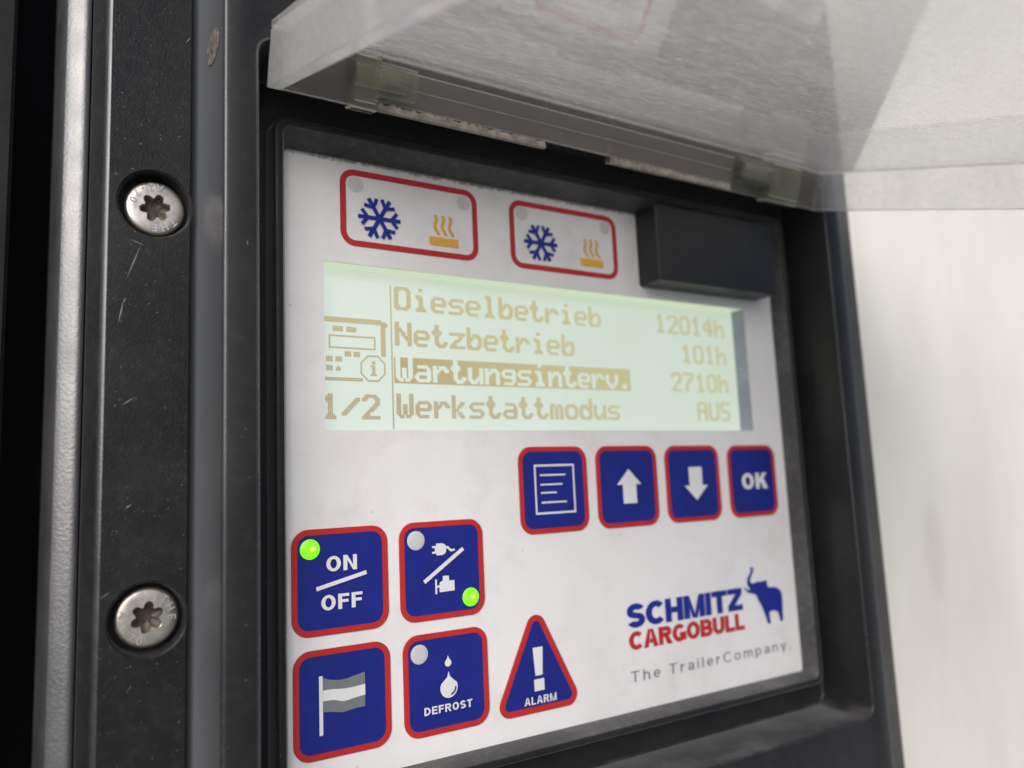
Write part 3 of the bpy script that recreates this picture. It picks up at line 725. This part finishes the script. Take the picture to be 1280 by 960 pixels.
# ------------------------------------------------------------------ buttons
E1, E2, E3, E4 = 0.0010, 0.0018, 0.0026, 0.0034      # heights of field, border, print, lamps
def key(name, x0, x1, z0, z1, label, bw=0.0074, r=0.0220):
    b = MB(); b.prism(rr(x0 + bw * .6, x1 - bw * .6, z0 + bw * .6, z1 - bw * .6, r * .7, 8), 0.0002, E1)
    o = b.build(name, M_blue, panel, label=label)
    b = MB()
    l0 = b.loop(rr(x0, x1, z0, z1, r, 8), 0.0002); l1 = b.loop(rr(x0, x1, z0, z1, r, 8), E2 - 0.0004); l2 = b.loop(rr(x0 + .0006, x1 - .0006, z0 + .0006, z1 - .0006, r - .0006, 8), E2)
    l3 = b.loop(rr(x0 + bw, x1 - bw, z0 + bw, z1 - bw, r - bw, 8), E2); l4 = b.loop(rr(x0 + bw + .0006, x1 - bw - .0006, z0 + bw + .0006, z1 - bw - .0006, r - bw - .0004, 8), E1 - .0005)
    for p, q in ((l0, l1), (l1, l2), (l2, l3), (l3, l4)): b.bridge(p, q)
    b.build('border', M_red, o)
    return o
def lamp(parent, cx, cz, r, lit, mt=None):
    b = MB(); n = 28; prev = b.loop(circle(cx, cz, r, n=n), E1)
    for k, h in (((1.0, E3), (0.93, E4), (0.7, E4 + .0010), (0.4, E4 + 0.0016)) if lit else ((1.0, E3 - .0003), (0.95, E3), (0.5, E3 + 0.0003))):
        sh_ = r * .3 * (1 - k) if lit else 0
        b.use(M_led if lit else mt or M_lampoff); lp = b.loop(circle(cx + sh_, cz + sh_ * .3, r * k * (.8 if lit and k < .6 else 1), n=n), h); b.bridge(prev, lp); prev = lp
    if lit:
        b.use(M_ledcore); lp = b.loop(circle(cx + r * .2, cz + r * .06, r * .16, n=n), E4 + 0.0018); b.bridge(prev, lp); b.use(M_ledhot); prev = lp
    b.face(prev)
    o = b.build('indicator_lamp', None, parent, smooth=True, label='lit green lamp' if lit else None)
    return o

# on / off
k = key('power_button', 0.2915, 0.4200, -0.1729, -0.0408, 'blue button reading ON OFF with a lit green lamp')
b = MB(); write(b, 'ON', 0.3358, 0.3765, -0.0950, -0.0758, E3, .225, gap=.14); write(b, 'OFF', 0.3286, 0.3832, -0.1425, -0.1236, E3, .225, gap=.14)
b.stroke([(0.3226, -0.1152), (0.3893, -0.0999)], 0.0050, E3); b.build('lettering', M_white, k)
lamp(k, 0.3151, -0.0655, 0.0126, True)
# mains / engine
k = key('power_source_button', 0.4365, 0.5654, -0.1725, -0.0406, 'blue button with white plug and engine symbols')
b = MB(); b.stroke([(0.4715, -0.1211), (0.5327, -0.0806)], 0.0054, E3)
b.poly([(0.4909, -0.0870), (0.5000, -0.0872), (0.5052, -0.0845), (0.5062, -0.0790), (0.5050, -0.0735), (0.5000, -0.0711), (0.4909, -0.0710)], E3)
b.poly(rect(0.4848, 0.4908, -0.0767, -0.0741), E3); b.poly(rect(0.4846, 0.4908, -0.0843, -0.0817), E3)
b.poly(rect(0.4886, 0.4908, -0.0817, -0.0767), E3)
b.stroke([(0.5061, -0.0775), (0.5085, -0.0769), (0.5112, -0.0800), (0.5140, -0.0818), (0.5193, -0.0811)], 0.0030, E3)
b.poly([(0.4941, -0.1366), (0.5172, -0.1364), (0.5172, -0.1223), (0.5092, -0.1222), (0.5088, -0.1154), (0.4997, -0.1154), (0.4992, -0.1220), (0.4970, -0.1221), (0.4941, -0.1242)], E3)
b.poly(rect(0.4877, 0.4904, -0.1385, -0.1190), E3); b.poly(rect(0.4904, 0.4941, -0.1302, -0.1274), E3)
b.build('symbol', M_white, k)
lamp(k, 0.4611, -0.0650, 0.0128, False); lamp(k, 0.5425, -0.1480, 0.0126, True)
# flag
k = key('flag_button', 0.2924, 0.4202, -0.3200, -0.1892, 'blue button with a white and grey flag symbol')
b = MB(); b.poly(rect(0.3245, 0.3292, -0.2912, -0.2208), E3)
def band(mb, up, lo, h):
    def smooth(pts):
        out = []
        n = len(pts)
        for i in range(n - 1):
            p0, p1, p2, p3 = pts[max(i - 1, 0)], pts[i], pts[i + 1], pts[min(i + 2, n - 1)]
            for j in range(5):
                t = j / 5
                out.append(tuple(0.5 * ((2 * p1[q]) + (-p0[q] + p2[q]) * t + (2 * p0[q] - 5 * p1[q] + 4 * p2[q] - p3[q]) * t * t + (-p0[q] + 3 * p1[q] - 3 * p2[q] + p3[q]) * t ** 3) for q in (0, 1)))
        return out + [pts[-1]]
    u, l = smooth(up), smooth(lo); a = mb.loop(u, h); c = mb.loop(l, h)
    for i in range(len(a) - 1): mb.face([c[i], c[i + 1], a[i + 1], a[i]])
f1 = [(0.3294, -0.2232), (0.3410, -0.2272), (0.3555, -0.2288), (0.3700, -0.2266), (0.3844, -0.2240)]
sh = lambda pts, dz: [(x, z - dz) for x, z in pts]
f2 = [(0.3294, -0.2384), (0.3410, -0.2385), (0.3555, -0.2400), (0.3700, -0.2400), (0.3846, -0.2388)]
f3 = [(0.3294, -0.2511), (0.3430, -0.2516), (0.3560, -0.2552), (0.3700, -0.2535), (0.3845, -0.2519)]
f4 = [(0.3297, -0.2640), (0.3418, -0.2657), (0.3556, -0.2682), (0.3696, -0.2664), (0.3839, -0.2660)]
band(b, f2, f3, E3); b.build('symbol', M_white, k)
b = MB(); band(b, f1, f2, E3); band(b, f3, f4, E3); b.build('flag_stripe', M_grey, k)
# defrost
k = key('defrost_button', 0.4380, 0.5663, -0.3203, -0.1892, 'blue button reading DEFROST with a water drop symbol')
b = MB(); write(b, 'DEFROST', 0.4662, 0.5385, -0.2935, -0.2834, E3, .22, gap=.16)
def drop(mb, cx, zt, zb, r, h):
    cz = zb + r; pts = []
    n = 24
    a0 = math.asin(min(1, r / (zt - cz)))
    for i in range(n + 1):
        a = rad(180) - a0 * .75 + (rad(180) + 1.5 * a0) * i / n; pts.append((cx + r * math.cos(a), cz + r * math.sin(a)))
    mb.poly(pts + [(cx + r * .16, zt - (zt - cz) * .34), (cx, zt), (cx - r * .16, zt - (zt - cz) * .34)], h)
drop(b, 0.5034, -0.2205, -0.2357, 0.0050, E3); drop(b, 0.5037, -0.2415, -0.2764, 0.0131, E3)
b.build('symbol', M_white, k)
b = MB(); b.stroke([(0.5135, -0.2625), (0.5128, -0.2670), (0.5100, -0.2702), (0.5062, -0.2722)], 0.0022, E4); b.build('drop_shine', M_blue, k)
lamp(k, 0.4615, -0.2142, 0.0126, False)
# alarm triangle
def rtri(pts, r, n=8):
    out = []
    for i in range(3):
        p0, p, p1 = Vector(pts[i - 1]), Vector(pts[i]), Vector(pts[(i + 1) % 3])
        d0, d1 = (p0 - p).normalized(), (p1 - p).normalized(); half = d0.angle(d1) / 2
        bis = (d0 + d1).normalized(); c = p + bis * (r / math.sin(half)); t0 = p + d0 * (r / math.tan(half)); t1 = p + d1 * (r / math.tan(half))
        a0 = math.atan2(t0.y - c.y, t0.x - c.x); a1 = math.atan2(t1.y - c.y, t1.x - c.x)
        while a1 < a0: a1 += 2 * math.pi
        for j in range(n + 1):
            a = a0 + (a1 - a0) * j / n; out.append((c.x + r * math.cos(a), c.y + r * math.sin(a)))
    return out
T = [(0.5725, -0.3210), (0.7265, -0.3210), (0.6490, -0.1640)]
tri = rtri(T, 0.0165)
b = MB(); b.prism(inset(tri, 0.005), 0.0002, E1)
k = b.build('alarm_button', M_blue, panel, label='triangular blue alarm button with exclamation mark')
b = MB(); i0 = inset(tri, 0.0085); l0 = b.loop(tri, 0.0002); l1 = b.loop(tri, E2 - .0004); l2 = b.loop(inset(tri, .0006), E2); l3 = b.loop(i0, E2); l4 = b.loop(inset(tri, .0091), E1 - .0005)
for p, q in ((l0, l1), (l1, l2), (l2, l3), (l3, l4)): b.bridge(p, q)
b.build('border', M_red, k)
b = MB(); b.poly([(0.6432, -0.2698), (0.6557, -0.2698), (0.6577, -0.2305), (0.6405, -0.2305)], E3); b.poly(rect(0.6407, 0.6580, -0.2912, -0.2748), E3); b.build('symbol', M_white, k)
b = MB(); write(b, 'ALARM', 0.6228, 0.6780, -0.3087, -0.2980, E3, .21, gap=.16); b.build('lettering', M_white, k)
# menu row
k = key('menu_button', 0.6307, 0.7574, -0.0698, 0.0602, 'blue button with a white outlined list symbol')
b = MB(); q = rect(0.6574, 0.7316, -0.0412, 0.0332); a = b.loop(q, E3); c = b.loop(inset(q, 0.0030), E3); b.bridge(a, c)
for x0, x1, z in ((0.6676, 0.7148, 0.0172), (0.6676, 0.7082, 0.0030), (0.6680, 0.6970, -0.0093), (0.6684, 0.7150, -0.0237)): b.poly(rect(x0, x1, z - .0012, z + .0012), E3)
b.build('symbol', M_white, k)
k = key('arrow_button', 0.7755, 0.9030, -0.0701, 0.0599, 'blue button with a white arrow pointing up')
b = MB(); b.poly([(0.8270, -0.0328), (0.8550, -0.0328), (0.8550, -0.0025), (0.8662, -0.0025), (0.8403, 0.0222), (0.8150, -0.0025), (0.8270, -0.0025)], E3); b.build('symbol', M_white, k)
k = key('arrow_button', 0.9216, 1.0482, -0.0700, 0.0590, 'blue button with a white arrow pointing down')
b = MB(); b.poly([(0.9735, 0.0220), (0.9735, -0.0092), (0.9617, -0.0092), (0.9888, -0.0341), (1.0165, -0.0092), (1.0042, -0.0092), (1.0042, 0.0220)], E3); b.build('symbol', M_white, k)
k = key('confirm_button', 1.0702, 1.1942, -0.0697, 0.0580, 'blue button reading OK')
b = MB(); write(b, 'OK', 1.1015, 1.1675, -0.0206, 0.0078, E3, .25, gap=.12); b.build('lettering', M_white, k)

# indicator windows with snowflake and heat symbols
def window(x0, x1, z0, z1, label):
    b = MB(); bw, r = 0.0085, 0.0210
    l0 = b.loop(rr(x0, x1, z0, z1, r, 8), 0.0002); l1 = b.loop(rr(x0, x1, z0, z1, r, 8), 0.0008); l3 = b.loop(rr(x0 + bw, x1 - bw, z0 + bw, z1 - bw, r - bw, 8), 0.0008); l4 = b.loop(rr(x0 + bw, x1 - bw, z0 + bw, z1 - bw, r - bw, 8), 0.0002)
    for p, q in ((l0, l1), (l1, l3), (l3, l4)): b.bridge(p, q)
    o = b.build('indicator_window', M_red, panel, label=label)
    cx, cz, R_ = x0 + 0.0572, 0.3820, 0.0318
    b = MB(); n = 0
    for kk in range(3):
        a = rad(60 * kk); d = Vector((math.cos(a), math.sin(a))); c = Vector((cx, cz))
        b.stroke([tuple(c - d * R_), tuple(c + d * R_)], 0.0060, 0.0010 + 0.0002 * n); n += 1
    for kk in range(6):
        a = rad(60 * kk); d = Vector((math.cos(a), math.sin(a))); p = Vector((cx, cz)) + d * R_ * .56
        t1 = p + Vector((math.cos(a + rad(52)), math.sin(a + rad(52)))) * R_ * .44; t2 = p + Vector((math.cos(a - rad(52)), math.sin(a - rad(52)))) * R_ * .44
        b.stroke([tuple(t1), tuple(p), tuple(t2)], 0.0052, 0.0016 + 0.0002 * (kk % 2))
    b.build('snowflake_symbol', M_ink, o)
    b = MB(); bx = x0 + 0.1340; b.poly(rect(bx, bx + 0.0470, 0.3552, 0.3674), 0.0012)
    for i in range(3):
        xx = bx + 0.0092 + 0.0118 * i; pts = []
        for j in range(15):
            t = j / 14; pts.append((xx + 0.0042 * t + 0.0024 * math.sin(2 * math.pi * t * 1.15 + 0.3), 0.4006 - 0.0295 * t))
        b.stroke(pts, 0.0046, 0.0012)
    b.build('heat_symbol', M_orange, o)
    for cx_ in (x0 + 0.0232, x1 - 0.0230): 
        b = MB(); b.poly(circle(cx_, 0.4262, 0.0112, n=28), 0.0006); b.build('indicator_lamp', M_lampfaint, o)
    return o
window(0.3624, 0.5776, 0.3380, 0.4478, 'red framed window with snowflake and heat symbols near the keypad corner')
window(0.6351, 0.8472, 0.3375, 0.4468, 'red framed window with snowflake and heat symbols beside the black block')

# black block over the receiver in the upper corner
b = MB()
q0 = rr(0.8930, 1.1850, 0.3310, 0.4700, 0.006, 4); q1 = rr(0.8938, 1.1830, 0.3320, 0.4640, 0.006, 4); q2 = rr(0.8956, 1.1812, 0.3338, 0.4622, 0.005, 4)
l0 = b.loop(q0, -0.001); l1 = b.loop(q1, 0.0488); l2 = b.loop(q2, 0.0500); b.bridge(l0, l1); b.bridge(l1, l2); b.face(l2)
b.build('receiver_block', M_box, panel)

# company name, slogan, emblem
b = MB(); write(b, 'SCHMITZ', 0.8203, 1.0805, -0.2272, -0.1900, E1, .305, .25, gap=.045, wide=1.13); b.build('name_lettering', M_ink, plate)
b = MB(); write(b, 'CARGOBULL', 0.8215, 1.0813, -0.2606, -0.2326, E1, .30, .245, gap=.05, wide=1.13); b.build('name_lettering', M_red, plate, label='red lettering')
b = MB(); write(b, 'The TrailerCompany.', 0.8210, 1.1935, -0.3084, -0.2922, E1, .125, .115, gap=.30, space=.42); b.build('slogan_lettering', M_slogan, plate)
ELE = [(1.1057,-0.1585),(1.1108,-0.1570),(1.1148,-0.1606),(1.1124,-0.1673),(1.1058,-0.1749),(1.1033,-0.1812),(1.1073,-0.1855),(1.1155,-0.1853),(1.1219,-0.1833),(1.1299,-0.1849),(1.1362,-0.1839),(1.1466,-0.1838),(1.1470,-0.1927),(1.1496,-0.1962),(1.1617,-0.1970),(1.1700,-0.1985),(1.1765,-0.2018),(1.1815,-0.2065),(1.1834,-0.2110),(1.1837,-0.2244),(1.1818,-0.2437),(1.1810,-0.2580),(1.1735,-0.2585),(1.1715,-0.2481),(1.1680,-0.2405),(1.1586,-0.2380),(1.1475,-0.2385),(1.1466,-0.2478),(1.1484,-0.2585),(1.1405,-0.2586),(1.1366,-0.2467),(1.1302,-0.2322),(1.1255,-0.2222),(1.1215,-0.2185),(1.1190,-0.2120),(1.1160,-0.2062),(1.1092,-0.2035),(1.0974,-0.2010),(1.0900,-0.1960),(1.0857,-0.1898),(1.0923,-0.1935),(1.1000,-0.1966),(1.1018,-0.1948),(1.0968,-0.1891),(1.0953,-0.1821),(1.0979,-0.1750),(1.1048,-0.1680),(1.1082,-0.1618)]
b = MB()
bm = bmesh.new(); vs = [bm.verts.new(W(x, z, E1)) for x, z in ELE]; f = bm.faces.new(vs[::-1]); f.normal_update()
if f.normal.y > 0: f.normal_flip()
bmesh.ops.triangulate(bm, faces=bm.faces); me = bpy.data.meshes.new('elephant_emblem'); bm.to_mesh(me); bm.free(); me.materials.append(M_ink)
o = bpy.data.objects.new('elephant_emblem', me); COL.objects.link(o); o.parent = plate

# ------------------------------------------------------------------ clear lid, hinged at the top and swung up past level
PHI = rad(18); cph, sph = math.cos(PHI), math.sin(PHI)
H0, Z0 = 0.085, 0.4946
def F(x, a, t):           # lid coordinates: x along the hinge, a outwards, t up from the walls' lower edge
    return W(x, Z0 - sph * a + cph * t, H0 + cph * a + sph * t)
def lbox(mb, x0, x1, a0, a1, t0, t1, bev=0.0):
    def ring(t, i): return mb.add([F(x0 + i, a0 + i, t), F(x1 - i, a0 + i, t), F(x1 - i, a1 - i, t), F(x0 + i, a1 - i, t)])
    if bev:
        R_ = [ring(t0, bev), ring(t0 + bev, 0), ring(t1 - bev, 0), ring(t1, bev)]
    else: R_ = [ring(t0, 0), ring(t1, 0)]
    # seen from above (+t) ccw is x then outward(-y) reversed: orient outward
    body = mb.cur
    for jj, (p, q) in enumerate(zip(R_, R_[1:])):
        if mb.mats and bev: mb.cur = len(mb.mats) - 1 if jj != 1 else body
        for i in range(4): mb.face([p[i], q[i], q[(i + 1) % 4], p[(i + 1) % 4]])
    mb.cur = body; mb.face(R_[0]); mb.face(R_[-1][::-1])
def two(body, edge):
    q = MB(); q.use(body).use(edge); q.cur = 0; return q
XL, XR, LL, TT = 0.2417, 1.2666, 0.93, 0.0793
TH = 0.0098
b = two(M_lid, M_edge); lbox(b, XL, XR, 0.0, LL, TT - TH, TT, 0.0012)
lid = b.build('clear_lid', None, panel, label='scratched clear plastic lid swung up on its hinge')
WT = 0.0170
b = two(M_lidwall, M_edge); lbox(b, XL, XL + WT, 0.0, LL, 0.0, TT - TH - 0.0003, 0.0014); b.build('lid_wall', None, lid)
b = two(M_lidclear, M_edge); lbox(b, XR - 0.010, XR, 0.0, LL, 0.0, TT - TH - 0.0003, 0.0012); b.build('lid_wall', None, lid)
b = two(M_lidwall, M_edge); lbox(b, XL + WT + 0.0003, XR - 0.0103, LL - 0.010, LL, 0.0, TT - TH - 0.0003, 0.0012); b.build('lid_wall', None, lid)
# hinge side wall
b = two(M_bar, M_edge); lbox(b, XL + WT + 0.0003, 0.6393, 0.0, 0.009, 0.0, TT - TH - 0.0003, 0.0012)
lbox(b, 0.6396, 0.7624, 0.0, 0.009, 0.0112, TT - TH - 0.0003, 0.0012); lbox(b, 0.7627, XR - 0.0103, 0.0, 0.009, 0.0, TT - TH - 0.0003, 0.0012); b.build('lid_wall', None, lid)
b = two(M_bar, M_edge)
lbox(b, 0.374, 0.6390, 0.0093, 0.0150, 0.0105, 0.0560, 0.0009); lbox(b, 0.6400, 0.7620, 0.0093, 0.0138, 0.0105, 0.0560, 0.0009); lbox(b, 0.7630, 1.0240, 0.0093, 0.0150, 0.0105, 0.0560, 0.0009)
lbox(b, 0.380, 1.0200, 0.0153, 0.0165, 0.0330, 0.0342, 0.0003)
b.build('hinge_bar', None, lid)
def crust(xa, xb):
    b = MB(); n = 90; rows = []
    random.seed(int(xa * 1000))
    for k in range(n + 1):
        x = xa + (xb - xa) * k / n; top = 0.0085 + random.uniform(-.0016, .0022); j = random.uniform(-.0003, .0003)
        rows.append(b.add([F(x, 0.0095, -0.0012), F(x, 0.0185 + j, -0.0012), F(x, 0.0196 + j, 0.0004), F(x, 0.0192 + j, 0.0050), F(x, 0.0160 + j, top), F(x, 0.0095, top + 0.001)]))
    for p, q in zip(rows, rows[1:]):
        for i in range(6): b.face([p[i], p[(i + 1) % 6], q[(i + 1) % 6], q[i]])
    b.face(rows[0][::-1]); b.face(rows[-1])
    b.build('dirt_crust', M_dirt, lid)
crust(0.378, 0.6385); crust(0.764, 1.0200)
def clip(xa, xb, xc, pin_right):
    b = two(M_clip, M_edge)
    lbox(b, xa, xb, 0.0095, 0.0330, -0.0065, 0.066, 0.0022)
    lbox(b, xa + .004, xb - .004, 0.0335, 0.0360, 0.002, 0.058, 0.0012)
    b.build('hinge_clip', None, lid)
    b = two(M_clip, M_edge); n = 28
    def ring(x, k): return b.add([F(x, 0.022 + 0.012 * k * math.cos(2 * math.pi * i / n), 0.036 + 0.022 * k * math.sin(2 * math.pi * i / n)) for i in range(n)])
    x0 = xb if pin_right else xa; d = 1 if pin_right else -1
    R_ = [ring(x0, 1), ring(xc - d * .0016, 1), ring(xc, .93), ring(xc, .35), ring(xc - d * .011, .33)]
    for j, (p, q) in enumerate(zip(R_, R_[1:])):
        b.cur = 0
        for i in range(n):
            f = [p[i], q[i], q[(i + 1) % n], p[(i + 1) % n]]; b.face(f if pin_right else f[::-1])
    b.cur = 0; b.face(R_[-1][::-1] if pin_right else R_[-1])
    b.build('hinge_pin', None, lid, smooth=True)
    b = MB(); p = b.add([F(x0 - d * .030, 0.0215 + 0.0085 * math.cos(2 * math.pi * i / n), 0.037 + 0.0150 * math.sin(2 * math.pi * i / n)) for i in range(n)])
    q = b.add([F(xc - d * .0125, 0.0215 + 0.0080 * math.cos(2 * math.pi * i / n), 0.037 + 0.0140 * math.sin(2 * math.pi * i / n)) for i in range(n)])
    for i in range(n): b.face([p[i], q[i], q[(i + 1) % n], p[(i + 1) % n]] if pin_right else [p[i], p[(i + 1) % n], q[(i + 1) % n], q[i]])
    b.face(p if pin_right else p[::-1]); b.face(q[::-1] if pin_right else q); b.build('hinge_axle', M_axle, lid, smooth=True)
clip(0.3370, 0.3720, 0.4250, True)
clip(1.0950, 1.1750, 1.0250, False)
